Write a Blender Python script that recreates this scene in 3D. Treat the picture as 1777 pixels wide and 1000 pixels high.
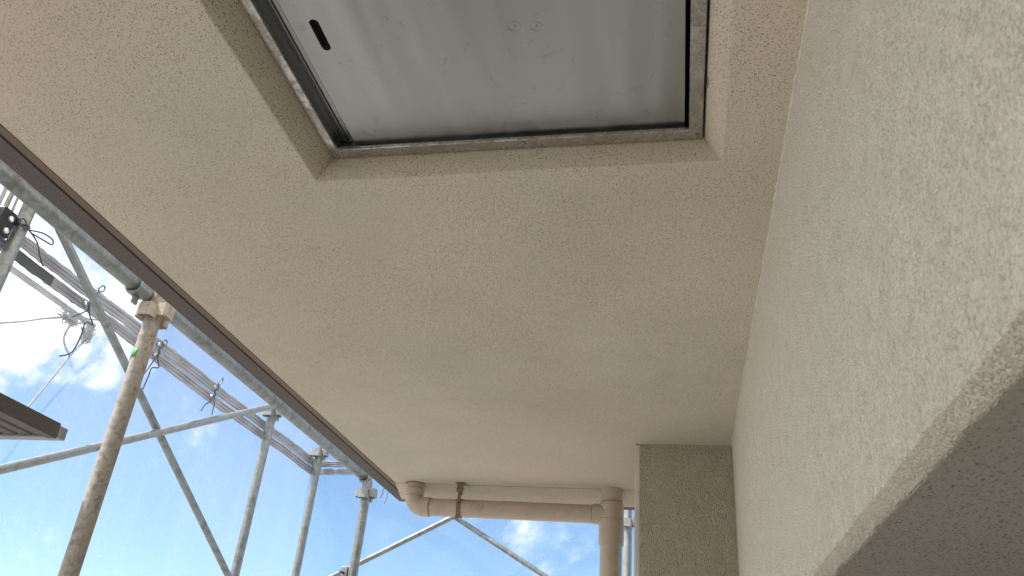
import bpy, bmesh, math, random
from math import sin, cos, pi, radians as rad
from mathutils import Vector, Matrix
random.seed(7)
S = bpy.context.scene
for o in list(bpy.data.objects): bpy.data.objects.remove(o)
C = S.collection

# ------------------------------------------------------------------ camera
cd = bpy.data.cameras.new('camera'); cam = bpy.data.objects.new('camera', cd); C.objects.link(cam); S.camera = cam
cam.matrix_world = (Matrix.Rotation(rad(12.86826), 4, 'Z') @ Matrix.Rotation(rad(118.6566), 4, 'X') @ Matrix.Rotation(rad(5.15627), 4, 'Z'))
cd.sensor_width = 36; cd.lens = 1386.9 / 1777 * 36
cd.clip_start = 0.02; cd.clip_end = 2000
cd.dof.use_dof = True; cd.dof.focus_distance = 1.9; cd.dof.aperture_fstop = 15
# ------------------------------------------------------------------ world
SUN_EL, SUN_AZ = 58.0, -112.0      # azimuth clockwise from +Y
w = bpy.data.worlds.new('World'); S.world = w; w.use_nodes = True
nt = w.node_tree; nt.nodes.clear()
def N(t, typ, **kw):
    n = t.nodes.new(typ)
    for k, v in kw.items():
        if k in n.inputs: n.inputs[k].default_value = v
        else: setattr(n, k, v)
    return n
out = N(nt, 'ShaderNodeOutputWorld'); bg = N(nt, 'ShaderNodeBackground', Strength=0.070)
sky = N(nt, 'ShaderNodeTexSky', sky_type='NISHITA', sun_disc=False, sun_elevation=rad(SUN_EL), sun_rotation=rad(SUN_AZ), air_density=1.0, dust_density=0.15, ozone_density=2.0)
tc = N(nt, 'ShaderNodeTexCoord')
nz = N(nt, 'ShaderNodeTexNoise', Scale=9.0, Detail=10.0, Roughness=0.62, Distortion=0.25)
nt.links.new(tc.outputs['Generated'], nz.inputs['Vector'])
# cloud banks: soft regions of the sky, broken up by noise
def bank(dirv, r0, r1, top=1.0):
    d = Vector(dirv).normalized()
    dot = N(nt, 'ShaderNodeVectorMath', operation='DOT_PRODUCT'); dot.inputs[1].default_value = d
    nt.links.new(tc.outputs['Generated'], dot.inputs[0])
    mr = N(nt, 'ShaderNodeMapRange', interpolation_type='SMOOTHSTEP'); mr.inputs['From Min'].default_value = cos(rad(r1)); mr.inputs['From Max'].default_value = cos(rad(r0)); mr.inputs['To Max'].default_value = top
    nt.links.new(dot.outputs['Value'], mr.inputs['Value']); return mr.outputs[0]
banks = [bank((-.80, .725, .47), 1, 11.5), bank((-.98, .55, .62), 4, 20), bank((-.705, .811, .345), 0, 2.0, .55), bank((-.20, 1.0, .224), .1, 2.6, .62), bank((-.26, 1.0, .232), .1, 2.2, .58), bank((-1, -.25, .5), 25, 52), bank((-.4, -.8, .5), 15, 40), bank((.8, .3, .7), 10, 35)]  # broad bank off the open side: added, out of view, to light the wall
mx = banks[0]
for b in banks[1:]:
    m = N(nt, 'ShaderNodeMath', operation='MAXIMUM'); nt.links.new(mx, m.inputs[0]); nt.links.new(b, m.inputs[1]); mx = m.outputs[0]
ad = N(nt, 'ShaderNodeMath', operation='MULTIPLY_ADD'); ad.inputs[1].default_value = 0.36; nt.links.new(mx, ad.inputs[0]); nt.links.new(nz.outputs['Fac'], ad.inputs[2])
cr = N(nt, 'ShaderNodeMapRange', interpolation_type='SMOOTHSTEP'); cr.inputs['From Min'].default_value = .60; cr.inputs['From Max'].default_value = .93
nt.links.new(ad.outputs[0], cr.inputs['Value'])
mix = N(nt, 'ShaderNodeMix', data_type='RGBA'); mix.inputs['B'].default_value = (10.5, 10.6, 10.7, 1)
tint = N(nt, 'ShaderNodeMix', data_type='RGBA', blend_type='MULTIPLY'); tint.inputs['Factor'].default_value = 1; tint.inputs['B'].default_value = (.66, .87, 1.0, 1)   # deep clear summer blue
nt.links.new(sky.outputs[0], tint.inputs['A'])
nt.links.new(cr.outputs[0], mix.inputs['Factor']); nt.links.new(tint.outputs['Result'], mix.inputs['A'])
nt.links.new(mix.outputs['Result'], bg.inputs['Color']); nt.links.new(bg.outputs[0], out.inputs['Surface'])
# ------------------------------------------------------------------ sun, exposure
ld = bpy.data.lights.new('sun', 'SUN'); ld.energy = 3.4; ld.angle = rad(.6); ld.color = (1, .95, .88)
sun = bpy.data.objects.new('sun', ld); C.objects.link(sun)
sd = Vector((sin(rad(SUN_AZ)) * cos(rad(SUN_EL)), cos(rad(SUN_AZ)) * cos(rad(SUN_EL)), sin(rad(SUN_EL))))
sun.rotation_euler = sd.to_track_quat('Z', 'Y').to_euler()
S.view_settings.view_transform = 'Standard'; S.view_settings.look = 'None'; S.view_settings.gamma = 1
S.view_settings.exposure = 1.46

# ------------------------------------------------------------------ materials
def newmat(name):
    m = bpy.data.materials.new(name); m.use_nodes = True; t = m.node_tree
    b = t.nodes['Principled BSDF']; return m, t, b
def L(t, a, b): t.links.new(a, b)
def noise(t, co, scale, detail=4, rough=.55, dist=0):
    n = N(t, 'ShaderNodeTexNoise', Scale=scale, Detail=detail, Roughness=rough, Distortion=dist); L(t, co, n.inputs['Vector']); return n.outputs['Fac']
def ramp(t, fac, a, b, c0, c1):
    mr = N(t, 'ShaderNodeMapRange'); mr.inputs['From Min'].default_value = a; mr.inputs['From Max'].default_value = b
    mr.inputs['To Min'].default_value = c0; mr.inputs['To Max'].default_value = c1; L(t, fac, mr.inputs['Value']); return mr.outputs[0]
def mixc(t, fac, A, B, mode='MIX'):
    m = N(t, 'ShaderNodeMix', data_type='RGBA', blend_type=mode)
    for k, v in (('Factor', fac), ('A', A), ('B', B)):
        if hasattr(v, 'is_output') or hasattr(v, 'links'): L(t, v, m.inputs[k])
        else: m.inputs[k].default_value = v if k == 'Factor' else (*v, 1)
    return m.outputs['Result']
def math_(t, op, a, b=None):
    m = N(t, 'ShaderNodeMath', operation=op)
    for i, v in enumerate((a, b)):
        if v is None: continue
        if hasattr(v, 'links'): L(t, v, m.inputs[i])
        else: m.inputs[i].default_value = v
    return m.outputs[0]
def lithin(name, base, speck=0.3, speckdark=.35, bump=.35, grain=330, size=.0045, patch=.06, grainbump=.0012):
    """sprayed textured masonry paint: grains, pits and dark specks"""
    m, t, b = newmat(name); co = N(t, 'ShaderNodeTexCoord').outputs['Object']
    big = noise(t, co, 2.2, 3)
    col = mixc(t, ramp(t, big, .3, .7, 0, 1), tuple(c * (1 - patch) for c in base), tuple(min(1, c * (1 + patch)) for c in base))
    tone = noise(t, co, 1.1, 4, .6, .6)
    col = mixc(t, ramp(t, tone, .35, .65, 0, .5), col, (base[0] * 1.03, base[1] * .95, base[2] * .90))
    stain = noise(t, co, 3.4, 7, .62, 1.5)
    col = mixc(t, ramp(t, stain, .58, .72, 0, .22), col, tuple(c * .72 for c in base))
    fine = noise(t, co, grain, 2, .6)
    col = mixc(t, ramp(t, fine, .32, .68, 0, 1), col, (.62, .62, .62), 'MULTIPLY') if False else mixc(t, ramp(t, fine, .36, .52, .34, 0), col, tuple(c * .45 for c in base))
    mid = noise(t, co, 190, 3, .6, .5)      # irregular flecks
    col = mixc(t, math_(t, 'MULTIPLY', ramp(t, mid, .62, .70, 0, .85), ramp(t, noise(t, co, 9, 3), .35, .6, .5, 1)), col, tuple(c * .35 for c in base))
    h = fine
    # two sizes of pits, gated at random
    for sc, th, gate, dk in ((1 / size, .30, 1 - speck, speckdark), (1 / (size * 2.1), .17, 1 - speck * .35, speckdark * 1.25)):
        v = N(t, 'ShaderNodeTexVoronoi', Scale=sc, Randomness=1.0); L(t, co, v.inputs['Vector'])
        near = ramp(t, v.outputs['Distance'], th * .6, th, 1, 0)
        sep = N(t, 'ShaderNodeSeparateColor'); L(t, v.outputs['Color'], sep.inputs[0])
        gt = math_(t, 'GREATER_THAN', sep.outputs[0], gate)
        dens = ramp(t, noise(t, co, 5, 3), .3, .6, .45, 1)
        k = math_(t, 'MULTIPLY', math_(t, 'MULTIPLY', near, gt), dens)
        col = mixc(t, math_(t, 'MULTIPLY', k, min(1, dk)), col, (base[0] * .22, base[1] * .19, base[2] * .16))
        h = math_(t, 'SUBTRACT', h, math_(t, 'MULTIPLY', k, .8))
    h = math_(t, 'ADD', h, math_(t, 'MULTIPLY', noise(t, co, grain * .35, 2, .6), .8))
    bp = N(t, 'ShaderNodeBump', Strength=bump, Distance=grainbump); L(t, h, bp.inputs['Height'])
    L(t, bp.outputs[0], b.inputs['Normal']); L(t, col, b.inputs['Base Color']); b.inputs['Roughness'].default_value = .9
    b.inputs['Specular IOR Level'].default_value = .25
    return m
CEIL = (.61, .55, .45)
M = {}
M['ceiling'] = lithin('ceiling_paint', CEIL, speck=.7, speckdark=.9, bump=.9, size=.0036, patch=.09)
M['recess'] = lithin('recess_paint', (.58, .515, .42), speck=.6, speckdark=1.0, bump=.5, size=.0046)
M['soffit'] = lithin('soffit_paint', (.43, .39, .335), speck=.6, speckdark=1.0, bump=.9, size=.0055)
def stucco(name, base, scale, dist, strength=1.0, streak=None):
    m, t, b = newmat(name); co = N(t, 'ShaderNodeTexCoord').outputs['Object']
    if streak:
        mp = N(t, 'ShaderNodeMapping'); mp.inputs['Rotation'].default_value = streak[0]; mp.inputs['Scale'].default_value = streak[1]; L(t, co, mp.inputs['Vector']); co2 = mp.outputs[0]
    else: co2 = co
    a = noise(t, co2, scale, 3, .55, .4); c = noise(t, co, scale * 3.2, 2, .6); d = noise(t, co, scale * .22, 3)
    vo = N(t, 'ShaderNodeTexVoronoi', Scale=scale * 1.5, feature='SMOOTH_F1', Smoothness=.15)
    wob = N(t, 'ShaderNodeMix', data_type='VECTOR'); wob.inputs['Factor'].default_value = .004; wn = N(t, 'ShaderNodeTexNoise', Scale=scale * 1.2, Detail=3.0); L(t, co2, wn.inputs['Vector']); L(t, co2, wob.inputs['A']); L(t, wn.outputs['Color'], wob.inputs['B']); L(t, wob.outputs['Result'], vo.inputs['Vector'])
    grainh = ramp(t, vo.outputs['Distance'], .1, .75, 1, 0); dens = ramp(t, d, .35, .65, .75, 1.05)
    h = math_(t, 'ADD', math_(t, 'MULTIPLY', math_(t, 'MULTIPLY', grainh, ramp(t, a, .35, .6, .25, 1)), dens), math_(t, 'MULTIPLY', c, .35))
    bp = N(t, 'ShaderNodeBump', Strength=strength, Distance=dist); L(t, h, bp.inputs['Height']); L(t, bp.outputs[0], b.inputs['Normal'])
    col = mixc(t, ramp(t, a, .3, .55, .22, 0), base, tuple(x * .55 for x in base))  # shade between the grains put into the colour: crevices darkened
    col = mixc(t, ramp(t, vo.outputs['Distance'], .4, .8, 0, .3), col, tuple(x * .5 for x in base))
    col = mixc(t, ramp(t, d, .35, .65, 0, .10), col, tuple(x * .78 for x in base))
    pit = noise(t, co, scale * .8, 2)
    col = mixc(t, ramp(t, pit, .70, .76, 0, .6), col, tuple(x * .35 for x in base))
    L(t, col, b.inputs['Base Color']); b.inputs['Roughness'].default_value = .88; b.inputs['Specular IOR Level'].default_value = .3
    return m
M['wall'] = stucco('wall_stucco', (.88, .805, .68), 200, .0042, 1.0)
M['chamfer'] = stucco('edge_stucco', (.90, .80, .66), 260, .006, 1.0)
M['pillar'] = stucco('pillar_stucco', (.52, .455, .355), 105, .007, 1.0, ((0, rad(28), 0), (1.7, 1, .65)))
def simple(name, base, rough=.6, metal=0, var=.15, scale=30, bump=0, spec=.4, grime=None, gscale=12, gth=(.55, .7), stretch=None):
    m, t, b = newmat(name); co = N(t, 'ShaderNodeTexCoord').outputs['Object']
    if stretch:
        mp = N(t, 'ShaderNodeMapping'); mp.inputs['Scale'].default_value = stretch; L(t, co, mp.inputs['Vector']); co = mp.outputs[0]
    n = noise(t, co, scale, 5, .6)
    col = mixc(t, ramp(t, n, .3, .7, 0, 1), tuple(c * (1 - var) for c in base), tuple(min(1, c * (1 + var)) for c in base))
    if grime:
        g = noise(t, co, gscale, 6, .65, .2); col = mixc(t, ramp(t, g, gth[0], gth[1], 0, .85), col, grime)
    L(t, col, b.inputs['Base Color']); b.inputs['Metallic'].default_value = metal
    L(t, ramp(t, n, .3, .7, rough * .85, min(1, rough * 1.15)), b.inputs['Roughness']); b.inputs['Specular IOR Level'].default_value = spec
    if bump:
        bp = N(t, 'ShaderNodeBump', Strength=.6, Distance=bump); L(t, n, bp.inputs['Height']); L(t, bp.outputs[0], b.inputs['Normal'])
    return m
M['bead'] = simple('bead_paint', (.62, .57, .48), .8, 0, .1, 60)
M['trim_brown'] = simple('brown_trim_paint', (.165, .115, .085), .7, 0, .12, 60, .0004)
M['trim_dark'] = simple('dark_drip_edge', (.125, .105, .092), .9, 0, .5, 300, .003)
M['concrete'] = simple('concrete', (.36, .34, .31), .9, 0, .12, 9, .002)
M['floor'] = simple('balcony_floor_sheet', (.44, .43, .41), .7, 0, .1, 40, .0005)
M['ground'] = simple('ground_concrete', (.28, .27, .255), .95, 0, .25, .6)
M['galv'] = simple('galvanised_steel', (.29, .315, .31), .5, .6, .22, 45, .0002, grime=(.17, .165, .15), gscale=22, gth=(.48, .66))
M['galv_light'] = simple('galvanised_steel_pale', (.34, .36, .355), .5, .55, .2, 60, .0002, grime=(.21, .20, .18), gscale=30, gth=(.5,.7))
M['painted_pole'] = simple('paint_flecked_steel', (.42, .38, .32), .75, .0, .18, 90, .0007, grime=(.22, .175, .145), gscale=48, gth=(.50, .66))
M['pocket'] = simple('paint_crusted_clamp', (.50, .45, .37), .7, .1, .22, 80, .0005, grime=(.24, .2, .16), gscale=50, gth=(.55, .72))
M['pipe'] = simple('beige_pipe_paint', (.49, .41, .32), .42, 0, .06, 14, .0001, spec=.45, grime=(.34, .27, .20), gscale=16, gth=(.52, .72))
M['bracket'] = simple('rusty_bracket_paint', (.20, .145, .105), .7, .1, .35, 120, .0004)
M['black'] = simple('black_clamp', (.03, .028, .03), .45, .5, .3, 80)
M['hole'] = simple('dark_gap', (.006, .006, .006), .9, 0, .1)
M['bolt'] = simple('bright_bolt', (.85, .85, .83), .3, .8, .1, 60)
M['wire'] = simple('annealed_wire', (.10, .10, .11), .5, .5, .2, 80)
M['cord'] = simple('grey_cord', (.30, .31, .34), .8, 0, .2, 200)
M['fray'] = simple('frayed_cord', (.45, .45, .47), .9, 0, .2, 200)
M['tape'] = simple('green_tape', (.10, .42, .13), .55, 0, .25, 60)
M['plank'] = simple('weathered_plank', (.12, .105, .095), .7, .3, .25, 18, .0005, stretch=(14, 1, 14))
M['dark_patch'] = simple('dark_mesh_patch', (.10, .11, .11), .8, 0, .3, 60)
M['glass'] = simple('window_glass', (.05, .06, .06), .05, 0, .05, 3)
M['sash'] = simple('window_sash', (.45, .45, .44), .4, .6, .05, 20)
# steel of the hatch
def steel(name, base, rough, scale, wob, grime, streak=(1, 1, 1), smear=None):
    m, t, b = newmat(name); co = N(t, 'ShaderNodeTexCoord').outputs['Object']
    mp = N(t, 'ShaderNodeMapping'); mp.inputs['Scale'].default_value = streak; L(t, co, mp.inputs['Vector']); c2 = mp.outputs[0]
    n = noise(t, c2, scale, 5, .6, .5); g = noise(t, co, 22, 8, .7, 1.2); f = noise(t, co, 90, 3)
    col = mixc(t, ramp(t, n, .3, .7, 0, 1), tuple(c * .82 for c in base), base)
    col = mixc(t, ramp(t, g, .60, .72, 0, grime), col, (.12, .115, .105))
    scr = N(t, 'ShaderNodeTexVoronoi', Scale=9.0, feature='DISTANCE_TO_EDGE'); 
    ds = N(t, 'ShaderNodeMix', data_type='VECTOR'); ds.inputs['Factor'].default_value = .25
    nn = N(t, 'ShaderNodeTexNoise', Scale=6.0, Detail=5.0); L(t, co, nn.inputs['Vector']); L(t, co, ds.inputs['A']); L(t, nn.outputs['Color'], ds.inputs['B'])
    L(t, ds.outputs['Result'], scr.inputs['Vector'])
    line = ramp(t, scr.outputs['Distance'], 0, .006, 1, 0)
    col = mixc(t, math_(t, 'MULTIPLY', line, math_(t, 'MULTIPLY', ramp(t, noise(t, co, 5, 3), .5, .62, 0, 1), grime)), col, (.15, .14, .13))
    dots = noise(t, co, 260, 1); col = mixc(t, math_(t, 'MULTIPLY', ramp(t, dots, .74, .78, 0, .8), ramp(t, g, .5, .6, 0, 1)), col, (.08, .075, .07))
    if smear:
        sm = noise(t, co, 17, 7, .66, .8); fine_ = noise(t, co, 70, 4, .7)
        k = math_(t, 'MULTIPLY', ramp(t, sm, .44, .56, 0, .8), ramp(t, fine_, .35, .6, .45, 1)); col = mixc(t, k, col, smear)
        b.inputs['Metallic'].default_value = 1; L(t, ramp(t, k, 0, 1, .95, .25), b.inputs['Metallic'])
    else: b.inputs['Metallic'].default_value = 1
    L(t, col, b.inputs['Base Color'])
    L(t, ramp(t, n, .25, .75, rough * .75, rough * 1.3), b.inputs['Roughness'])
    bp = N(t, 'ShaderNodeBump', Strength=1, Distance=wob); L(t, noise(t, c2, scale * .6, 2), bp.inputs['Height']); L(t, bp.outputs[0], b.inputs['Normal'])
    return m
M['lid'] = steel('lid_stainless', (.40, .41, .395), .40, 5, .012, .38, (2.0, .22, 1))
M['frame'] = steel('frame_stainless', (.60, .59, .55), .26, 26, .0025, 1.0, smear=(.23, .19, .145))
M['flange'] = steel('flange_stainless', (.38, .39, .39), .35, 12, .001, .6)
def meshmat(name, alpha, col, lo, hi):
    m = bpy.data.materials.new(name); m.use_nodes = True; t = m.node_tree; t.nodes.clear()
    o = N(t, 'ShaderNodeOutputMaterial'); co = N(t, 'ShaderNodeTexCoord').outputs['UV']
    df = N(t, 'ShaderNodeBsdfDiffuse'); df.inputs[0].default_value = (*col, 1)
    tl = N(t, 'ShaderNodeBsdfTranslucent'); tl.inputs[0].default_value = (*col, 1)
    m1 = N(t, 'ShaderNodeMixShader'); m1.inputs[0].default_value = .55; L(t, df.outputs[0], m1.inputs[1]); L(t, tl.outputs[0], m1.inputs[2])
    tr = N(t, 'ShaderNodeBsdfTransparent')
    m2 = N(t, 'ShaderNodeMixShader')
    fac = None
    for st in ((260, 22, 1), (22, 260, 1)):     # uneven threads both ways
        mp = N(t, 'ShaderNodeMapping'); mp.inputs['Scale'].default_value = st; L(t, co, mp.inputs['Vector'])
        n = ramp(t, noise(t, mp.outputs[0], 1, 3, .7), .3, .7, 0, 1)
        fac = n if fac is None else math_(t, 'ADD', fac, n)
    fold = noise(t, co, 3, 4); 
    mp = N(t, 'ShaderNodeMapping'); mp.inputs['Scale'].default_value = (9, .8, 1); L(t, co, mp.inputs['Vector'])
    fold = noise(t, mp.outputs[0], 1, 3)
    fac = math_(t, 'ADD', ramp(t, fac, .4, 1.6, lo, hi), ramp(t, fold, .35, .65, -.03, .03))
    L(t, fac, m2.inputs[0]); L(t, tr.outputs[0], m2.inputs[1]); L(t, m1.outputs[0], m2.inputs[2]); L(t, m2.outputs[0], o.inputs[0])
    return m
M['mesh'] = meshmat('white_safety_mesh', .25, (.60, .62, .66), .12, .36)
def hemmat():
    m, t, b = newmat('mesh_hem_webbing'); uv = N(t, 'ShaderNodeTexCoord').outputs['UV']
    def st(sc, d=2):
        mp = N(t, 'ShaderNodeMapping'); mp.inputs['Scale'].default_value = sc; L(t, uv, mp.inputs['Vector']); return noise(t, mp.outputs[0], 1, d, .6)
    col = mixc(t, ramp(t, st((.5, 24, 1)), .36, .47, .9, 0), (.44, .45, .49), (.10, .10, .12))
    col = mixc(t, ramp(t, st((260, 9, 1)), .35, .65, .30, 0), col, (.22, .22, .26))
    L(t, col, b.inputs['Base Color']); b.inputs['Roughness'].default_value = .9; return m
M['hem'] = hemmat()

# ------------------------------------------------------------------ geometry helpers (all shapes are given in world metres)
def tag(o, label=None, cat=None, group=None, kind=None):
    if label: o['label'] = label
    if cat: o['category'] = cat
    if group: o['group'] = group
    if kind: o['kind'] = kind
    return o
def thing(name, loc, label, cat, group=None):
    o = bpy.data.objects.new(name, None); o.location = loc; o.empty_display_size = .1; C.objects.link(o)
    return tag(o, label, cat, group)
def origin(o):
    v = Vector((0, 0, 0))
    while o is not None: v += o.location; o = o.parent
    return v
def build(name, bm, mats, parent=None, smooth=True, at=None, bevel=0):
    if not isinstance(mats, (list, tuple)): mats = [mats]
    off = origin(parent) if parent else Vector(at or (0, 0, 0))
    bmesh.ops.translate(bm, verts=bm.verts, vec=-off)
    me = bpy.data.meshes.new(name)
    bmesh.ops.recalc_face_normals(bm, faces=bm.faces) if name not in ('mesh_sheet',) else None
    bm.to_mesh(me); bm.free()
    for mt in mats: me.materials.append(M[mt])
    if smooth:
        for p in me.polygons: p.use_smooth = True
        try: me.set_sharp_from_angle(angle=rad(38))
        except Exception: pass
    o = bpy.data.objects.new(name, me); C.objects.link(o)
    if parent: o.parent = parent
    else: o.location = off
    if bevel:
        md = o.modifiers.new('bevel', 'BEVEL'); md.width = bevel; md.segments = 2; md.limit_method = 'ANGLE'; md.angle_limit = rad(35)
    return o
def box(bm, x0, x1, y0, y1, z0, z1, mi=0):
    v = [bm.verts.new((x, y, z)) for z in (z0, z1) for y in (y0, y1) for x in (x0, x1)]
    for f in ((0, 2, 3, 1), (4, 5, 7, 6), (0, 1, 5, 4), (2, 6, 7, 3), (0, 4, 6, 2), (1, 3, 7, 5)):
        bm.faces.new([v[i] for i in f]).material_index = mi
    return bm
def tube(bm, pts, r, seg=10, caps=True, closed=False, inner=None):
    pts = [Vector(p) for p in pts]; n = len(pts); rings = []
    rr = r if isinstance(r, (list, tuple)) else [r] * n
    T = []
    for i in range(n):
        if closed: t = pts[(i + 1) % n] - pts[i - 1]
        else: t = pts[min(i + 1, n - 1)] - pts[max(i - 1, 0)]
        T.append(t.normalized())
    ref = Vector((0, 0, 1)) if abs(T[0].z) < .9 else Vector((1, 0, 0))
    u = T[0].cross(ref).normalized()
    for i in range(n):
        if i: u = (u - T[i] * u.dot(T[i])).normalized()
        v = T[i].cross(u)
        rings.append([bm.verts.new(pts[i] + (u * cos(2 * pi * k / seg) + v * sin(2 * pi * k / seg)) * rr[i]) for k in range(seg)])
    m = n if closed else n - 1
    for i in range(m):
        a, b = rings[i], rings[(i + 1) % n]
        for k in range(seg): bm.faces.new((a[k], a[(k + 1) % seg], b[(k + 1) % seg], b[k]))
    if caps and not closed: bm.faces.new(rings[0][::-1]); bm.faces.new(rings[-1])
    return bm
def pipe(bm, a, b, r, wall=.003, seg=28):
    """hollow straight tube"""
    a, b = Vector(a), Vector(b); t = (b - a).normalized(); ref = Vector((0, 0, 1)) if abs(t.z) < .9 else Vector((1, 0, 0))
    u = t.cross(ref).normalized(); v = t.cross(u); R = []
    for p, q in ((a, r), (b, r), (b, r - wall), (a, r - wall)):
        R.append([bm.verts.new(p + (u * cos(2 * pi * k / seg) + v * sin(2 * pi * k / seg)) * q) for k in range(seg)])
    for i in range(4):
        A, B = R[i], R[(i + 1) % 4]
        for k in range(seg): bm.faces.new((A[k], A[(k + 1) % seg], B[(k + 1) % seg], B[k]))
    return bm
def rects(bm, L_, mis=None):
    """loft between rectangles (x0,x1,y0,y1,z)"""
    R = [[bm.verts.new(p) for p in ((a, c, z), (b, c, z), (b, d, z), (a, d, z))] for a, b, c, d, z in L_]
    for i in range(len(R) - 1):
        for k in range(4):
            f = bm.faces.new((R[i][k], R[i][(k + 1) % 4], R[i + 1][(k + 1) % 4], R[i + 1][k]))
            if mis: f.material_index = mis[i]
    return R
def prism(bm, prof, y0, y1, mi=0, caps=True):
    """profile in xz extruded along y"""
    A = [bm.verts.new((x, y0, z)) for x, z in prof]; B = [bm.verts.new((x, y1, z)) for x, z in prof]; n = len(prof)
    for k in range(n):
        f = bm.faces.new((A[k], A[(k + 1) % n], B[(k + 1) % n], B[k])); f.material_index = mi
    if caps: bm.faces.new(A[::-1]).material_index = mi; bm.faces.new(B).material_index = mi
    return bm
def quad(bm, pts, mi=0):
    f = bm.faces.new([bm.verts.new(p) for p in pts]); f.material_index = mi; return f

# ------------------------------------------------------------------ ground
H = .9
bm = bmesh.new(); quad(bm, [(-900, -900, 0), (900, -900, 0), (900, 900, 0), (-900, 900, 0)])
g = build('ground', bm, 'ground', at=(0, 0, 0), smooth=False); g.location = (0, 0, -7.5); tag(g, kind='structure')

# ------------------------------------------------------------------ the building
bld = thing('apartment_building', (1.5, 0, -7.5), 'beige painted building seen from its balcony: speckled ceiling, textured wall and corner pillar', 'building')
HX0, HX1, HY0, HY1 = -.677, .094, .395, 1.166          # mouth of the hatch recess
bm = bmesh.new()
xs0, xs1, ys0, ys1 = -1.211, 3.0, -2.6, 3.34
# flat ceiling around the recess
R0 = [(xs0, xs1, ys0, ys1, H), (HX0, HX1, HY0, HY1, H)]
rects(bm, R0)
build('ceiling', bm, 'ceiling', bld, smooth=False)
bm = bmesh.new()
rects(bm, [(HX0, HX1, HY0, HY1, H), (HX0 + .0016, HX1 - .0016, HY0 + .0014, HY1 - .0013, H + .0007), (HX0 + .0036, HX1 - .0036, HY0 + .003, HY1 - .0026, H + .0029), (HX0 + .020, HX1 - .020, HY0 + .012, HY1 - .010, H + .024), (HX0 + .030, HX1 - .030, HY0 + .018, HY1 - .007, H + .050), (HX0 + .030, HX1 - .030, HY0 + .018, HY1 - .007, H + .20)])
build('hatch_recess', bm, 'recess', bld)
# sloping strip at the far end of the slab
bm = bmesh.new()
prof = [(3.3402, .907), (3.3425, .906), (3.346, .898), (3.356, .8945), (3.44, .862), (3.462, .858), (3.464, .94), (3.3402, .94)]  # first points cut a small groove, added to draw the crease's shading
A = [bm.verts.new((-1.211, y, z)) for y, z in prof]; B = [bm.verts.new((3.0, y, z)) for y, z in prof]
for k in range(len(prof)): bm.faces.new((A[k], A[(k + 1) % len(prof)], B[(k + 1) % len(prof)], B[k]))
bm.faces.new(A); bm.faces.new(B)
build('ceiling_end_slope', bm, 'ceiling', bld)
bm = bmesh.new(); box(bm, -1.285, 3.0, -2.6, 3.6, H + .16, H + .30)
build('floor_slab', bm, 'concrete', bld, smooth=False)
# brown strip and dark drip edge along the open side
bm = bmesh.new(); box(bm, -1.2315, -1.2115, -2.6, 3.66, H - .0015, H + .05); build('brown_trim', bm, 'trim_brown', bld, smooth=False)
bm = bmesh.new(); prism(bm, [(-1.2352, H + .003), (-1.2375, H - .003), (-1.292, H - .002), (-1.294, H + .002), (-1.294, H + .158), (-1.2352, H + .158)], -2.6, 3.665)
build('drip_edge', bm, 'trim_dark', bld, smooth=False)
bm = bmesh.new(); box(bm, -1.2115, 3.0, 3.4665, 3.545, .866, .95); build('end_drip_edge', bm, 'trim_dark', bld, smooth=False)
XW_ = .194
# pillar with an eased corner
bm = bmesh.new()
prof = [(-.119, 2.743), (-.1225, 2.7437), (-.1345, 2.7545), (-.1365, 2.759), (-.1365, 3.33), (.30, 3.33), (.30, 2.743)]
A = [bm.verts.new((x, y, -1.5)) for x, y in prof]; B = [bm.verts.new((x, y, .9)) for x, y in prof]
for k in range(len(prof)):
    f = bm.faces.new((A[k], A[(k + 1) % 7], B[(k + 1) % 7], B[k])); f.material_index = 1 if k in (0, 1, 2) else 0
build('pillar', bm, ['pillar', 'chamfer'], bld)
for P0, P1 in (((-.134, 2.742, .8985), (XW_, 2.742, .8985)), ((XW_ - .001, 2.7425, .22), (XW_ - .001, 2.7425, .9))):
    bm = bmesh.new(); n_ = int((Vector(P1) - Vector(P0)).length / .008); pts = [Vector(P0).lerp(Vector(P1), i / n_) + Vector([random.uniform(-1, 1) * .0007 for _ in range(3)]) for i in range(n_ + 1)]
    tube(bm, pts, [.0022 + random.uniform(-.0006, .0009) for _ in pts], 6); build('caulk_line', bm, 'pillar', bld)
# wall above the wide opening: face, chamfered lower edge, underside
XW, ZB = .194, .229
bm = bmesh.new()
K = 640
sec = [(XW, H), (XW, ZB + .004), (XW + .0012, ZB), (XW + .0135, ZB - .0135), (XW + .017, ZB - .0148), (XW + .022, ZB - .0135)]
rings = []
for i in range(K + 1):
    y = -2.6 + (2.743 + 2.6) * i / K
    j = [random.uniform(-1, 1) * .0007 + .0012 * sin(y * 17 + q) * sin(y * 41 + 2 * q) for q in range(3)]
    rings.append([bm.verts.new((x + (j[0] if n in (1, 2) else j[1] if n in (3, 4) else 0), y, z + (j[2] if n in (2,) else j[1] if n in (3,) else 0))) for n, (x, z) in enumerate(sec)])
for i in range(K):
    for k in range(5):
        f = bm.faces.new((rings[i][k], rings[i][k + 1], rings[i + 1][k + 1], rings[i + 1][k])); f.material_index = (0, 0, 1, 1, 2)[k]
build('wall', bm, ['wall', 'chamfer', 'chamfer'], bld)
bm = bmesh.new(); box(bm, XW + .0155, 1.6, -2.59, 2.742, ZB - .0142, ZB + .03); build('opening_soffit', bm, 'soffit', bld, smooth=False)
# bead of paint where ceiling and wall meet
bm = bmesh.new(); pts = [(XW - .0005 + random.uniform(-1, 1) * .0009, -.4 + i * .012, H - .0008 + random.uniform(-1, 1) * .0007) for i in range(262)]
tube(bm, pts, [.0028 + random.uniform(-.0008, .0012) for _ in pts], 6); build('paint_bead', bm, 'bead', bld)
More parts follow.
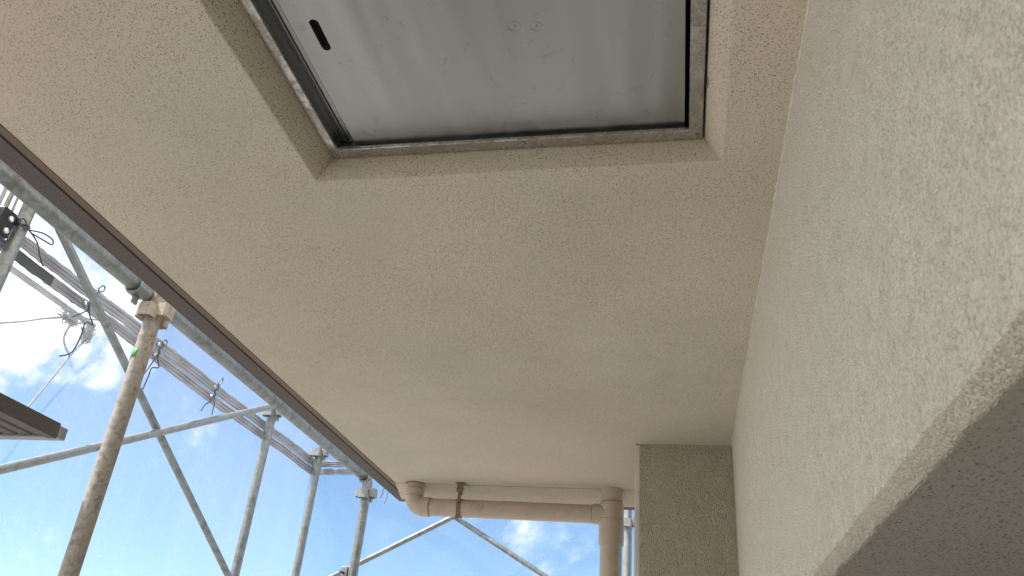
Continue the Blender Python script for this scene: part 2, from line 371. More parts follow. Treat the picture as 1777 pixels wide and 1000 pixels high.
# inner wall, window, floor, storey above (out of the frame, seen only from the side)
bm = bmesh.new(); box(bm, .75, .9, -2.59, -1.1, -1.5, ZB - .02); box(bm, -1.28, 1.65, -2.7, -2.595, -1.5, H + .15)
build('inner_wall', bm, 'wall', bld, smooth=False)
bm = bmesh.new(); box(bm, .31, .9, 2.3, 2.9, -1.5, ZB - .02); build('inner_wall', bm, 'wall', bld, smooth=False)
bm = bmesh.new()
for k in range(2):
    y0, y1, xk = (-1.08, .62, .70) if k == 0 else (.58, 2.28, .74)
    for a in ((y0, y0 + .05, -1.5, ZB - .022), (y1 - .05, y1, -1.5, ZB - .022), (y0 + .051, y1 - .051, -1.5, -1.42), (y0 + .051, y1 - .051, ZB - .07, ZB - .022)): box(bm, xk, xk + .03, *a)
wf = build('sliding_window', bm, 'sash', bld, smooth=False)
bm = bmesh.new()
for k in range(2):
    y0, y1, xk = (-1.03, .57, .712) if k == 0 else (.63, 2.23, .752)
    box(bm, xk, xk + .006, y0, y1, -1.42, ZB - .07)
build('pane', bm, 'glass', wf, smooth=False)
bm = bmesh.new(); box(bm, -1.25, 1.65, -2.6, 3.5, -1.7, -1.5); build('balcony_floor', bm, 'floor', bld, smooth=False)
bm = bmesh.new(); box(bm, .30, 9, -7, 3.45, H + .31, 9); box(bm, 1.7, 9, -7, 3.45, -7.5, H + .29); build('upper_storey', bm, 'wall', bld, smooth=False)
bm = bmesh.new(); box(bm, -1.25, -1.16, -2.6, 3.45, -1.5, -.75); build('balcony_parapet', bm, 'wall', bld, smooth=False)

# ------------------------------------------------------------------ escape hatch in the ceiling
ZS = .947
h = thing('escape_hatch', (-.29, .78, ZS), 'stainless steel hatch with a slotted square lid set in the speckled ceiling', 'hatch')
bm = bmesh.new()
o_ = (-.6465, .0600, .415, 1.1565); i_ = (-.6270, .0360, .434, 1.1300)
x0, x1, y0, y1 = o_; a0, a1, b0, b1 = i_
rects(bm, [(x0, x1, y0, y1, ZS + .03), (x0, x1, y0, y1, ZS + .002), (x0 + .0015, x1 - .0015, y0 + .0015, y1 - .0015, ZS), (a0 - .0012, a1 + .0012, b0 - .0012, b1 + .0012, ZS - .001), (a0, a1, b0, b1, ZS + .001), (a0, a1, b0, b1, ZS + .006)])
build('frame', bm, 'frame', h)
bm = bmesh.new()
rects(bm, [(a0 - .002, a1 + .002, b0 - .002, b1 + .012, ZS + .0065), (a0 - .002, a1 + .006, b0 - .004, b1 + .014, ZS + .012), (a0 - .002, a1 + .006, b0 - .004, b1 + .014, ZS + .09)])
prism(bm, [(a0 - .002, ZS + .007), (a0 - .0005, ZS + .030), (a0 + .012, ZS + .028), (a0 + .0135, ZS + .0235), (a0 + .0150, ZS + .0235), (a0 + .0165, ZS + .028), (a0 + .030, ZS + .032), (a0 + .0322, ZS + .0145), (a0 + .0322, ZS + .06), (a0 - .002, ZS + .06)], b0 - .002, b1 + .012)
build('flange', bm, 'flange', h)
bm = bmesh.new(); box(bm, -.69, .11, .36, 1.22, ZS + .093, ZS + .11); build('cover_void', bm, 'hole', h, smooth=False)
# lid: sheet with a real oblong slot
ZL = ZS + .014
bm = bmesh.new()
lx0, lx1, ly0, ly1 = -.594, .0286, .43, 1.1420
sx, sy, sl, sr = -.554, .859, .0255, .0080
lp = []
for k in range(16):
    a = pi * k / 15; lp.append((sx + sr * cos(a), sy + sl + sr * sin(a)))
for k in range(16):
    a = pi + pi * k / 15; lp.append((sx + sr * cos(a), sy - sl + sr * sin(a)))
def ringproj(p):
    dx, dy = p[0] - sx, p[1] - sy
    ts = []
    if dx > 1e-9: ts.append((lx1 - sx) / dx)
    if dx < -1e-9: ts.append((lx0 - sx) / dx)
    if dy > 1e-9: ts.append((ly1 - sy) / dy)
    if dy < -1e-9: ts.append((ly0 - sy) / dy)
    s = min(ts); return (sx + dx * s, sy + dy * s)
n = len(lp)
inn = [bm.verts.new((x, y, ZL)) for x, y in lp]
hw, hl = .02, .045                                  # rectangle round the slot, then four strips to the lid's edges
rc = [bm.verts.new((sx + a, sy + b, ZL)) for a, b in ((hw, hl), (-hw, hl), (-hw, -hl), (hw, -hl))]
bm.faces.new(inn[0:16][::-1] + [rc[0], rc[1]]); bm.faces.new(inn[16:32][::-1] + [rc[2], rc[3]])
bm.faces.new((inn[15], inn[16], rc[2], rc[1])); bm.faces.new((inn[31], inn[0], rc[0], rc[3]))
oc = [bm.verts.new((x, y, ZL)) for x, y in ((lx1, ly1), (lx0, ly1), (lx0, ly0), (lx1, ly0))]
for i in range(4): bm.faces.new((rc[i], rc[(i + 1) % 4], oc[(i + 1) % 4], oc[i]))
up = [bm.verts.new((x, y, ZL + .012)) for x, y in lp]
for i in range(n): bm.faces.new((inn[i], inn[(i + 1) % n], up[(i + 1) % n], up[i]))
lid = build('lid', bm, 'lid', h, smooth=False)
bm = bmesh.new(); box(bm, sx - .03, sx + .03, sy - .05, sy + .05, ZL + .0125, ZL + .0145); build('latch_plate', bm, 'hole', lid, smooth=False)
# shallow pressed marks and spot welds on the lid, seam at the far side
bm = bmesh.new()
for cx, cy, rr in ((-.234, .874, .010), (-.200, .878, .009), (-.178, 1.106, .003), (-.126, 1.100, .003)):
    bm = bmesh.new(); pts = [(cx + rr * cos(2 * pi * k / 20), cy + rr * sin(2 * pi * k / 20), ZL - .0002) for k in range(20)]
    tube(bm, pts, .00025, 5, closed=True)
    build('weld_ring', bm, 'flange', lid)
    bm = bmesh.new(); tube(bm, [(cx + .001, cy, ZL + .001), (cx + .001, cy, ZL - .0008)], .0013, 8); build('spot_weld', bm, 'flange', lid)

for (sxx, syy) in ((-.637, 1.146), (.048, 1.141), (-.262, 1.1375)):
    bm = bmesh.new(); tube(bm, [(sxx, syy, ZS + .001), (sxx, syy, ZS - .0016)], .0028, 12); tube(bm, [(sxx, syy, ZS - .0015), (sxx, syy, ZS - .0019)], .0014, 8)
    build('screw', bm, 'flange', h)
# loose sliver of sealant hanging in the gap at the right of the frame
bm = bmesh.new()
pts = [(.071, .955, ZS + .003), (.069, .985, ZS + .001), (.0655, 1.015, ZS - .002), (.0635, 1.03, ZS + .001)]
tube(bm, pts, [.0008, .0022, .0024, .0006], 6); build('sealant', bm, 'bracket', h)

# ------------------------------------------------------------------ drainpipe
PY = 3.35
dp = thing('drainpipe', (-.259, PY, .9), 'beige drainpipe: vertical pipe by the pillar with a horizontal branch under the ceiling edge', 'drainpipe')
def ring_(bm, c, axis, r0, r1, L_, seg=32):
    a = Vector(c); t = Vector(axis)
    tube(bm, [a - t * L_ / 2, a - t * L_ / 2 + t * .001, a + t * L_ / 2 - t * .001, a + t * L_ / 2], [r0, r1, r1, r0], seg)
vx = -.259
bm = bmesh.new(); tube(bm, [(vx, PY, -1.5), (vx, PY, .70)], .0445, 36); build('vertical_pipe', bm, 'pipe', dp)
bm = bmesh.new()
tube(bm, [(vx, PY, .845), (vx, PY, .8405), (vx, PY, .706), (vx, PY, .7035)], [.0445, .0500, .0500, .0445], 36)
tube(bm, [(vx, PY, .772), (vx, PY, .770), (vx, PY, .6745), (vx, PY, .672)], [.0455, .0512, .0512, .0455], 36)
tube(bm, [(vx - .02, PY, .797), (vx - .075, PY, .797), (vx - .078, PY, .797)], [.0415, .0415, .038], 32)
build('tee_joint', bm, 'pipe', dp)
bm = bmesh.new(); tube(bm, [(vx, PY, .915), (vx, PY, .876), (vx, PY, .874), (vx, PY, .84)], [.0475, .0475, .0455, .0455], 36); build('top_socket', bm, 'pipe', dp)
bm = bmesh.new(); tube(bm, [(-1.045, PY, .801), (vx - .04, PY, .796)], .0375, 32); build('horizontal_pipe', bm, 'pipe', dp)
bm = bmesh.new()
ex = -1.118
pts = [(ex, PY, .862)]
for k in range(9):
    a = pi / 2 * k / 8; pts.append((ex + .045 - .045 * cos(a), PY, .8455 - .045 * sin(a)))
pts.append((-1.05, PY, .8005))
tube(bm, pts, .0385, 32)
tube(bm, [(ex, PY, .878), (ex, PY, .876), (ex, PY, .8465), (ex, PY, .8445)], [.036, .0415, .0415, .038], 32)
tube(bm, [(-1.079, PY, .8005), (-1.077, PY, .8005), (-1.040, PY, .8005), (-1.038, PY, .8005)], [.038, .0415, .0415, .038], 32)
build('elbow', bm, 'pipe', dp)
bm = bmesh.new(); tube(bm, [(ex, PY, .93), (ex, PY, .86)], .0355, 32); build('inlet_pipe', bm, 'pipe', dp)
bm = bmesh.new(); tube(bm, [(ex, PY, .9), (ex, PY, .8985), (ex, PY, .898)], [.046, .046, .042], 24); build('inlet_seal', bm, 'bracket', dp)
for c, ax, rr in (((vx, PY, .702), (0, 0, 1), .0452), ((vx, PY, .774), (0, 0, 1), .0502), ((vx, PY, .846), (0, 0, 1), .0463), ((vx - .079, PY, .797), (1, 0, 0), .0383), ((-1.0365, PY, .8005), (1, 0, 0), .0383), ((ex, PY, .8445), (0, 0, 1), .0392), ((ex, PY, .8795), (0, 0, 1), .0362)):
    bm = bmesh.new(); tube(bm, [Vector(c) - Vector(ax) * .0008, Vector(c) + Vector(ax) * .0008], rr, 32); build('joint_line', bm, 'bracket', dp)
# bracket: strap round the pipe and a bent hanger
bm = bmesh.new(); bx = -.905
def strap(bm, x0, x1, r0, r1, z, a0=0, a1=2 * pi, n=36):
    P = []
    for k in range(n + 1):
        a = a0 + (a1 - a0) * k / n; c, s_ = cos(a), sin(a)
        P.append([bm.verts.new((x, PY + r * c, z + r * s_)) for x, r in ((x0, r0), (x0, r1), (x1, r1), (x1, r0))])
    for k in range(n):
        for q in range(4): bm.faces.new((P[k][q], P[k][(q + 1) % 4], P[k + 1][(q + 1) % 4], P[k + 1][q]))
strap(bm, bx - .009, bx + .009, .0377, .0405, .800)
box(bm, bx - .004, bx + .016, PY - .047, PY - .0435, .845, .897); box(bm, bx - .012, bx + .0, PY - .046, PY - .0425, .858, .899)
box(bm, bx - .005, bx + .009, PY - .0475, PY - .041, .818, .848)
box(bm, bx - .006, bx + .006, PY - .046, PY - .039, .748, .765)
box(bm, bx - .02, bx + .02, PY - .05, PY + .0, .8965, .8995)
tube(bm, [(bx - .014, PY - .043, .872), (bx + .020, PY - .043, .872)], .0045, 8)
build('bracket', bm, 'bracket', dp)

# ------------------------------------------------------------------ scaffold tubes
def pocket(bm, c, d, w=.050, hgt=.044, dep=.036, th=.0035, off=.024):
    """open U-shaped wedge pocket welded on a tube, facing direction d"""
    d = Vector((d[0], d[1], 0)).normalized(); s = Vector((-d.y, d.x, 0)); c = Vector(c); z = Vector((0, 0, 1))
    prof = [(-w / 2, 0), (-w / 2, dep * .75), (-w / 2 + .008, dep), (w / 2 - .008, dep), (w / 2, dep * .75), (w / 2, 0), (w / 2 - th, 0), (w / 2 - th, dep * .7), (w / 2 - .008 - th * .4, dep - th), (-w / 2 + .008 + th * .4, dep - th), (-w / 2 + th, dep * .7), (-w / 2 + th, 0)]
    A = [bm.verts.new(c + s * a + d * (off + b) + z * hgt / 2) for a, b in prof]; B = [bm.verts.new(c + s * a + d * (off + b) - z * hgt / 2) for a, b in prof]
    n = len(prof)
    for k in range(n): bm.faces.new((A[k], A[(k + 1) % n], B[(k + 1) % n], B[k]))
    for (a, b) in ((0, 11), (1, 10), (2, 9), (3, 8), (4, 7)):
        pass
    for k in range(5):
        bm.faces.new((A[k], A[k + 1], A[10 - k], A[11 - k])); bm.faces.new((B[k], B[k + 1], B[10 - k], B[11 - k]))
def pole(x, y, z0, z1, r, mat, label, zp=(), pm=None, joint=None, group='upright scaffold poles outside the balcony'):
    t = thing('scaffold_pole', (x, y, z0), label, 'scaffold pole', group)
    bm = bmesh.new(); pipe(bm, (x, y, z0), (x, y, z1), r); build('tube', bm, mat, t)
    for z in zp:
        for k, d in enumerate(((1, 0), (0, -1), (-1, 0), (0, 1))):
            bm = bmesh.new(); pocket(bm, (x, y, z + (.0 if k % 2 == 0 else -.012)), d, off=r - .004); build('wedge_pocket', bm, pm or mat, t)
    if joint:
        for z in joint:
            bm = bmesh.new(); tube(bm, [(x, y, z - .004), (x, y, z + .004)], r + .0012, 28); build('joint_ring', bm, pm or mat, t)
    return t
IX, OX = -1.63, -2.26
p1 = pole(IX, 2.032, -7.5, 1.14, .0258, 'painted_pole', 'thick scaffold pole crusted with beige paint, a scrap of green tape on it', (1.075,), 'pocket')
p2 = pole(IX, 4.075, -7.5, 1.10, .0243, 'galv', 'clean grey scaffold pole left of the drainpipe elbow, carrying the far rail end', (1.035,), 'galv_light', (.885, .868))
p3 = pole(OX, 2.008, -7.5, 4.6, .0243, 'galv', 'bluish grey scaffold pole at the left edge, wrapped by a looped wire', (1.6,), 'galv')
p4 = pole(OX, 4.03, -7.5, 4.6, .0243, 'galv', 'distant outer scaffold pole with a brace end fixed to its side', (1.47,), 'galv_light')
p5 = pole(OX + .01, 4.72, -7.5, 4.6, .0243, 'galv', 'outer corner scaffold pole where the two runs of mesh meet', (1.45,), 'galv_light')
p6 = pole(-.272, 4.73, -7.5, 4.6, .0243, 'galv_light', 'pale scaffold pole in the slit between drainpipe and pillar', (1.085,), 'galv_light')
# tape on the painted pole
bm = bmesh.new()
tz = .924; n = 12
P = []
for k in range(n + 1):
    a = rad(178 + 95 * k / n); ro = .0268 + (.010 * (1 - k / 3) ** 2 if k < 3 else 0)
    jag = .0015 * sin(k * 2.1)
    P.append([bm.verts.new((IX + ro * cos(a), 2.032 + ro * sin(a), tz + dz + jag)) for dz in (-.015 - .004 * (k < 3), .013)])
for k in range(n): bm.faces.new((P[k][0], P[k + 1][0], P[k + 1][1], P[k][1]))
tp = build('green_tape', bm, 'tape', p1); md = tp.modifiers.new('t', 'SOLIDIFY'); md.thickness = .0008; md.offset = 1
# rails
r = thing('scaffold_rail', (-1.66, 2, 1.13), 'long galvanised scaffold tube running just outside the dark ceiling edge', 'scaffold rail')
bm = bmesh.new(); pipe(bm, (-1.662, -1.2, 1.128), (-1.662, 4.13, 1.128), .0243, seg=36); build('tube', bm, 'galv', r)
def wedge(bm, y, sgn, x=-1.655, z=1.128):
    # claw head at the joint: cheek plates and a hanging wedge
    prism(bm, [(x - .030, z - .020), (x - .018, z - .034), (x + .020, z - .034), (x + .031, z - .018), (x + .031, z + .024), (x + .026, z + .024), (x + .026, z - .014), (x + .016, z - .028), (x - .015, z - .028), (x - .025, z - .016), (x - .025, z + .02), (x - .030, z + .02)], y - .027, y + .027)
    box(bm, x - .004, x + .003, y - sgn * .012, y + sgn * .012, z - .062, z + .03)
for y, s_, mt in ((2.085, 1, 'pocket'), (1.955, -1, 'galv'), (4.085, 1, 'galv_light')):
    bm = bmesh.new(); wedge(bm, y, s_); build('claw_head', bm, mt, r, smooth=False)
def tubething(name, a, b, rr, mat, label, cat, group=None, flat=True):
    a, b = Vector(a), Vector(b); t = thing(name, a, label, cat, group)
    bm = bmesh.new(); d = (b - a).normalized(); pipe(bm, a + d * .035, b - d * .035, rr, .002, 20); build('tube', bm, mat, t)
    for p, s_ in ((a, 1), (b, -1)):
        # flattened, drilled end
        bm = bmesh.new(); tube(bm, [p - d * s_ * .012, p + d * s_ * .012, p + d * s_ * .04], [rr * .55, rr * .8, rr], 16)
        sd_ = Vector((1, 0, 0)) if abs(d.x) < .3 else Vector((0, 1, 0))
        tube(bm, [p - sd_ * .016, p + sd_ * .016], .007, 10)
        build('brace_end', bm, mat, t)
    return t
G = 'diagonal scaffold braces'
tubething('scaffold_brace', (OX + .035, 2.10, 1.500), (OX + .035, 4.0, .505), .0165, 'galv', 'grey diagonal brace running down to the right behind the beige painted pole', 'brace', G)
tubething('scaffold_brace', (OX + .066, 4.0, 1.512), (OX + .066, 2.05, .505), .0165, 'galv_light', 'pale diagonal brace fixed at its upper end to the distant outer pole', 'brace', G)
tubething('scaffold_brace', (-2.26, 4.70, .555), (-.30, 4.70, 1.615), .0150, 'galv', 'brace rising from the clean grey pole to the crossing below the drainpipe bracket', 'brace', G)
tubething('scaffold_brace', (-.30, 4.735, .525), (-2.26, 4.735, 1.600), .0150, 'galv', 'brace falling to the right from the crossing below the drainpipe bracket', 'brace', G)
# low clamp on the far pole
t = thing('pipe_clamp', (IX, 4.075, .625), 'small clamp gripping the clean grey pole near the bottom of the picture', 'clamp')
bm = bmesh.new(); tube(bm, [(IX, 4.075, .600), (IX, 4.075, .645)], .0262, 24); build('band', bm, 'galv', t)
bm = bmesh.new(); box(bm, IX - .058, IX - .025, 4.055, 4.085, .590, .652); build('jaw', bm, 'galv', t, bevel=.003)
bm = bmesh.new(); tube(bm, [(IX - .045, 4.03, .62), (IX - .045, 4.11, .62)], .006, 8); build('bolt', bm, 'black', t)
# plank seen from beneath
t = thing('scaffold_plank', (-1.95, .2, .63), 'dark weathered scaffold plank seen from beneath at the lower left', 'plank')
bm = bmesh.new(); x0, x1, z0 = -1.765, -2.14, .628
prof = [(x0, z0 + .045), (x0, z0), (x0 - .028, z0), (x0 - .028, z0 + .016)]
xx = x0 - .028
for k in range(6):
    prof += [(xx - .004, z0 + .016), (xx - .010, z0 + .010), (xx - .040, z0 + .010), (xx - .046, z0 + .016)]; xx -= .052
prof += [(x1 + .028, z0 + .016), (x1 + .028, z0), (x1, z0), (x1, z0 + .045)]
prism(bm, prof, .2, 1.965); build('deck', bm, 'plank', t, smooth=False)
bm = bmesh.new(); box(bm, x0 + .001, x1 - .001, 1.966, 2.0, z0 + .004, z0 + .04); build('end_cap', bm, 'galv', t, bevel=.003)

# ------------------------------------------------------------------ safety mesh sheets
MX, MY, ZC = -2.315, 4.80, 1.372
def sheet(p0, du, lu, z0, z1, label, seed, nrm):
    rnd = random.Random(seed); nu, nv = int(lu / .05), int((z1 - z0) / .06)
    bm = bmesh.new(); uv = bm.loops.layers.uv.new('UVMap'); p0 = Vector(p0); du = Vector(du); nrm = Vector(nrm); ph = [rnd.uniform(0, 6) for _ in range(6)]
    g = []
    for j in range(nv + 1):
        v = z0 + (z1 - z0) * j / nv; row = []
        for i in range(nu + 1):
            u = lu * i / nu
            edge = min(1, min(abs(v - z0), abs(v - z1)) / .35)
            wv = (.010 * sin(u * 7 + ph[0] + .8 * v) + .007 * sin(u * 13.5 + ph[1] - v * 1.5) + .012 * sin(u * 2.9 + ph[2] + v * 2.1)) * (.25 + .75 * edge) + .004 * sin(v * 9 + ph[3] + u)
            q = p0 + du * u + nrm * wv; row.append((bm.verts.new((q.x, q.y, v)), u, v))
        g.append(row)
    for j in range(nv):
        for i in range(nu):
            c = (g[j][i], g[j][i + 1], g[j + 1][i + 1], g[j + 1][i]); f = bm.faces.new([q[0] for q in c])
            for lp_, q in zip(f.loops, c): lp_[uv].uv = (q[1], q[2])
    t = thing('safety_mesh', p0, label, 'mesh sheet', 'white mesh sheets hung round the scaffold')
    build('mesh_sheet', bm, 'mesh', t); return t
def hem(t, p0, du, lu, zc, wid, nrm, seed, ribs=4):
    """gathered webbing edge of a sheet: ribbed band that wavers along its length"""
    rnd = random.Random(seed); bm = bmesh.new(); p0, du, nrm = Vector(p0), Vector(du), Vector(nrm)
    n = int(lu / .022); m = ribs * 6; ph = [rnd.uniform(0, 6) for _ in range(8)]; G_ = []; uvl = bm.loops.layers.uv.new('UVMap')
    for i in range(n + 1):
        u = lu * i / n; row = []
        wob = .003 * sin(u * 4 + ph[0]) + .0015 * sin(u * 11 + ph[1]); ww = wid * (1 + .07 * sin(u * 3.1 + ph[2]) + rnd.uniform(-.03, .03))
        for j in range(m + 1):
            s_ = j / m; z = zc + wob + (s_ - .5) * ww + (rnd.uniform(-.0022, .0022) if j in (0, m) else 0)
            d = .006 * abs(sin(s_ * pi * ribs + .6 * sin(u * 2.3 + ph[3]))) + .0012 * sin(u * 31 + j)
            q = p0 + du * u + nrm * (d + .004); row.append(bm.verts.new((q.x, q.y, z)))
        G_.append(row)
    for i in range(n):
        for j in range(m):
            f = bm.faces.new((G_[i][j], G_[i + 1][j], G_[i + 1][j + 1], G_[i][j + 1]))
            for lp_, (a_, b_) in zip(f.loops, ((i, j), (i + 1, j), (i + 1, j + 1), (i, j + 1))): lp_[uvl].uv = (a_ * .022, b_ / m + seed)
    o = build('hem', bm, 'hem', t); md = o.modifiers.new('s', 'SOLIDIFY'); md.thickness = .0016
    return o
s1 = sheet((MX, .0, 0), (0, 1, 0), 4.8, ZC + .02, 3.6, 'upper white mesh sheet on the long side, above its ribbed grey seam', 1, (1, 0, 0))
s2 = sheet((MX - .004, .0, 0), (0, 1, 0), 4.8, -.6, ZC - .01, 'lower white mesh sheet on the long side, below its ribbed grey seam', 2, (1, 0, 0))
s3 = sheet((MX, MY, 0), (1, 0, 0), 2.5, ZC + .02, 3.6, 'upper white mesh sheet across the far end, hidden mostly by the ceiling', 3, (0, -1, 0))
s4 = sheet((MX, MY + .004, 0), (1, 0, 0), 2.5, -.6, ZC - .01, 'lower white mesh sheet across the far end, behind the crossing braces', 4, (0, -1, 0))
hem(s1, (MX, 0, 0), (0, 1, 0), 4.8, ZC + .029, .052, (1, 0, 0), 11, 3)
hem(s2, (MX, 0, 0), (0, 1, 0), 4.8, ZC - .027, .050, (1, 0, 0), 12, 3)
hem(s3, (MX, MY, 0), (1, 0, 0), 2.5, ZC + .026, .040, (0, -1, 0), 13, 3)
hem(s4, (MX, MY, 0), (1, 0, 0), 2.5, ZC - .024, .040, (0, -1, 0), 14, 3)
# thin tube behind the seam, on the outside
bm = bmesh.new(); pipe(bm, (MX - .055, .0, ZC - .055), (MX - .055, 2.62, ZC - .050), .012)
tag(build('mesh_rod', bm, 'galv_light', at=(MX - .055, 0, ZC - .055)), 'thin pale rod showing below the ribbed seam of the mesh at the left', 'rod')
bm = bmesh.new(); box(bm, MX + .008, MX + .013, 2.02, 2.27, ZC - .050, ZC - .012)
build('dark_patch', bm, 'dark_patch', s2, smooth=False)
# vertical lapped edge of the sheets beside the left pole
t = thing('mesh_edge_strip', (MX + .01, 1.93, 1.3), 'upright ribbed edge of mesh beside the bluish grey pole at the left', 'mesh edge')
for k, (dy, wv) in enumerate(((0, .022), (-.034, .018), (.024, .012))):
    bm = bmesh.new(); n = 60; P = []
    for i in range(n + 1):
        z = ZC - .02 + 1.5 * i / n; y = 1.955 + dy + .003 * sin(z * 9 + k)
        P.append([bm.verts.new((MX + .012 + .004 * k + q, y + e, z)) for e, q in ((-wv / 2, 0), (-wv / 6, .004), (wv / 6, .004), (wv / 2, 0))])
    for i in range(n):
        for q in range(3): bm.faces.new((P[i][q], P[i][q + 1], P[i + 1][q + 1], P[i + 1][q]))
    o = build('fold', bm, 'hem' if k else 'galv_light', t); md = o.modifiers.new('s', 'SOLIDIFY'); md.thickness = .002
# black clamp at the left edge
t = thing('black_clamp', (OX, 1.93, 1.37), 'black bolted clamp at the left edge beside the bluish grey pole', 'clamp')
bm = bmesh.new(); box(bm, OX - .012, OX + .030, 1.895, 1.955, 1.325, 1.425); build('jaw', bm, 'black', t, bevel=.006)
bm = bmesh.new(); box(bm, OX + .0, OX + .034, 1.935, 1.972, 1.395, 1.415); build('hinge', bm, 'black', t, bevel=.003)
for z in (1.392, 1.345):
    bm = bmesh.new(); tube(bm, [(OX + .028, 1.930, z), (OX + .038, 1.930, z), (OX + .041, 1.930, z)], [.0105, .0105, .006], 12); build('bolt', bm, 'bolt', t)

# ------------------------------------------------------------------ wire ties on the seam
def smoothpts(P, n=6):
    P = [Vector(p) for p in P]; out_ = []
    for i in range(len(P) - 1):
        p0, p1, p2, p3 = P[max(i - 1, 0)], P[i], P[i + 1], P[min(i + 2, len(P) - 1)]
        for k in range(n):
            s_ = k / n; out_.append(.5 * ((2 * p1) + (p2 - p0) * s_ + (2 * p0 - 5 * p1 + 4 * p2 - p3) * s_ ** 2 + (3 * p1 - p0 - 3 * p2 + p3) * s_ ** 3))
    return out_ + [P[-1]]
def tie(y, label, ring, tails, x=MX + .016, zc=ZC):
    t = thing('wire_tie', (x, y, zc), label, 'wire tie', 'wire ties on the mesh seam')
    bm = bmesh.new(); (ry, rz, ra, rb, ang) = ring; pts = []
    for k in range(18):
        a = 2 * pi * k / 18; p, q = ra * cos(a), rb * sin(a)
        pts.append((x + .012, y + ry + p * cos(ang) - q * sin(ang), zc + rz + p * sin(ang) + q * cos(ang)))
    tube(bm, pts, .0030, 6, closed=True); build('loop', bm, 'wire', t)
    bm = bmesh.new()
    pts = smoothpts([(x + .010, y + ry * .7, zc + rz * .7), (x + .016, y + .004, zc + .018), (x + .010, y - .003, zc), (x + .015, y + .004, zc - .02)])
    tube(bm, pts, .0042, 6); build('twist', bm, 'wire', t)
    for tl in tails:
        bm = bmesh.new(); tube(bm, smoothpts([(x + .010 + a, y + b, zc + c) for a, b, c in tl]), .0030, 6); build('tail', bm, 'wire', t)
    for dz in (.027, -.026):
        bm = bmesh.new(); tube(bm, [(x - .003, y - .004, zc + dz), (x + .004, y - .004, zc + dz), (x + .006, y - .004, zc + dz)], [.010, .010, .006], 14); build('eyelet', bm, 'bolt', t)
    return t
tie(2.465, 'wire tie with a round loop on the mesh seam beside the left diagonal brace', (.035, .062, .020, .011, .9),
    [[(0, 0, -.02), (.0, .006, -.05), (.0, -.006, -.065), (0, -.055, -.112)], [(0, .004, -.02), (.0, .02, -.06), (0, .06, -.09), (0, .018, -.10), (0, .02, -.16), (0, .006, -.235), (0, -.045, -.275)]])
tie(2.960, 'wire tie with a long hanging tail just right of the beige painted pole', (.018, .045, .016, .012, .6),
    [[(0, 0, -.02), (0, .012, -.05), (0, .030, -.075), (0, -.012, -.095), (0, -.018, -.14), (0, -.028, -.205)], [(0, 0, -.02), (0, -.02, -.07), (0, -.05, -.14)]])
tie(3.470, 'wire tie with two spread tails on the mesh seam near the far outer pole', (.020, .062, .026, .009, 1.1),
    [[(0, 0, -.02), (0, -.02, -.06), (0, -.055, -.09), (0, -.075, -.13)], [(0, 0, -.02), (0, .02, -.06), (0, .022, -.115)]])
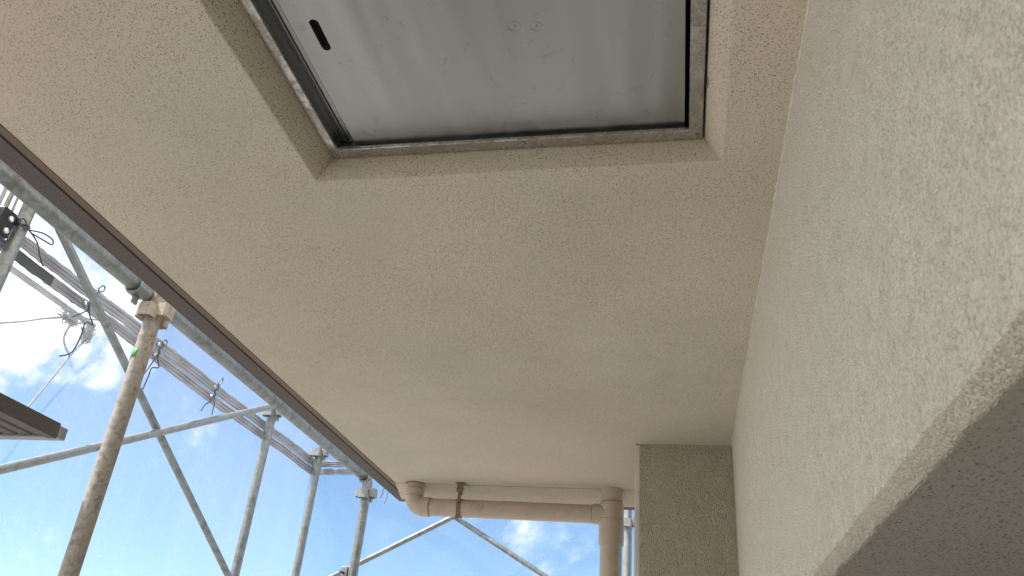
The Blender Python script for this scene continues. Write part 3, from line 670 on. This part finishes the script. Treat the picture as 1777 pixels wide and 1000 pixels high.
# wire round the left pole, with a bow
t = thing('pole_wire', (OX, 2.008, 1.41), 'thin wire looped into a bow round the bluish grey pole at the left', 'wire tie')
bm = bmesh.new(); pts = [(OX + .0275 * cos(a), 2.008 + .0275 * sin(a), 1.412 + .008 * sin(a + .6)) for a in [2 * pi * k / 24 for k in range(24)]]
tube(bm, pts, .0026, 6, closed=True); build('turn', bm, 'wire', t)
bm = bmesh.new(); pts = smoothpts([(OX + .03, 2.02, 1.405), (OX + .035, 2.07, 1.425), (OX + .035, 2.12, 1.430), (OX + .035, 2.128, 1.412), (OX + .035, 2.09, 1.405), (OX + .03, 2.03, 1.400)]); tube(bm, pts, .0028, 6); build('bow', bm, 'wire', t)
bm = bmesh.new(); pts = smoothpts([(OX + .03, 2.01, 1.402), (OX + .04, 1.975, 1.420), (OX + .04, 1.955, 1.405), (OX + .04, 1.975, 1.392), (OX + .03, 2.02, 1.402), (OX + .02, 2.08, 1.39), (OX - .01, 2.14, 1.372), (OX - .04, 2.20, 1.365)]); tube(bm, pts, .0028, 6); build('tail', bm, 'wire', t)
# two stray wire ends hanging past the ceiling edge
for a, b, lab in (((-1.362, 3.628, .95), (-1.449, 3.818, .95), 'short stray wire end hanging by the ceiling edge, the left one of two'), ((-1.358, 3.679, .95), (-1.467, 3.934, .95), 'longer stray wire end hanging by the ceiling edge, the right one of two')):
    a, b = Vector(a), Vector(b); top = Vector((-1.30, a.y, .965))
    k = 1.0; b = Vector((b.x * .93, b.y * .93, b.z * .93)); bm = bmesh.new(); tube(bm, smoothpts([Vector((-1.285, a.y + .02, .985)), a, (a + b) / 2 + Vector((.001, 0, 0)), b]), .0023, 6)
    tag(build('stray_wire', bm, 'wire', at=a), lab, 'wire', 'stray wire ends by the ceiling edge')
# cords outside the mesh, each with a frayed knot
def cord(P, knot, label, seed, rad_=.0042):
    t = thing('cord', P[0], label, 'cord', 'cords tied to the outside of the mesh')
    bm = bmesh.new(); tube(bm, smoothpts(P), rad_, 8); build('line', bm, 'cord', t)
    rnd = random.Random(seed); bm = bmesh.new(); kx, ky, kz, sy, sz = knot
    for q in range(26):
        c = Vector((kx, ky, kz)); pts = [c + Vector((rnd.gauss(0, .006), rnd.gauss(0, sy), rnd.gauss(0, sz))) for _ in range(4)]
        tube(bm, smoothpts(pts, 4), .0022, 5)
    build('knot', bm, 'fray', t); return t
RX = -2.365
cord([(RX, 1.5, .755), (RX, 2.179, 1.118), (RX, 2.36, 1.228), (RX, 2.49, 1.300), (RX, 2.60, 1.345), (RX, 2.66, 1.375)], (RX, 2.475, 1.293, .026, .014), 'grey cord coming in from the left edge to a frayed knot on the mesh', 5)
cord([(RX, 2.30, .60), (RX, 2.447, .905), (RX, 2.55, 1.155), (RX, 2.60, 1.265), (RX, 2.585, 1.315), (RX, 2.50, 1.27), (RX, 2.49, 1.20), (RX, 2.55, 1.155)], (RX, 2.60, 1.27, .017, .026), 'grey cord rising from the weathered plank to a frayed knot on the mesh', 6)
S.render.engine = 'CYCLES'
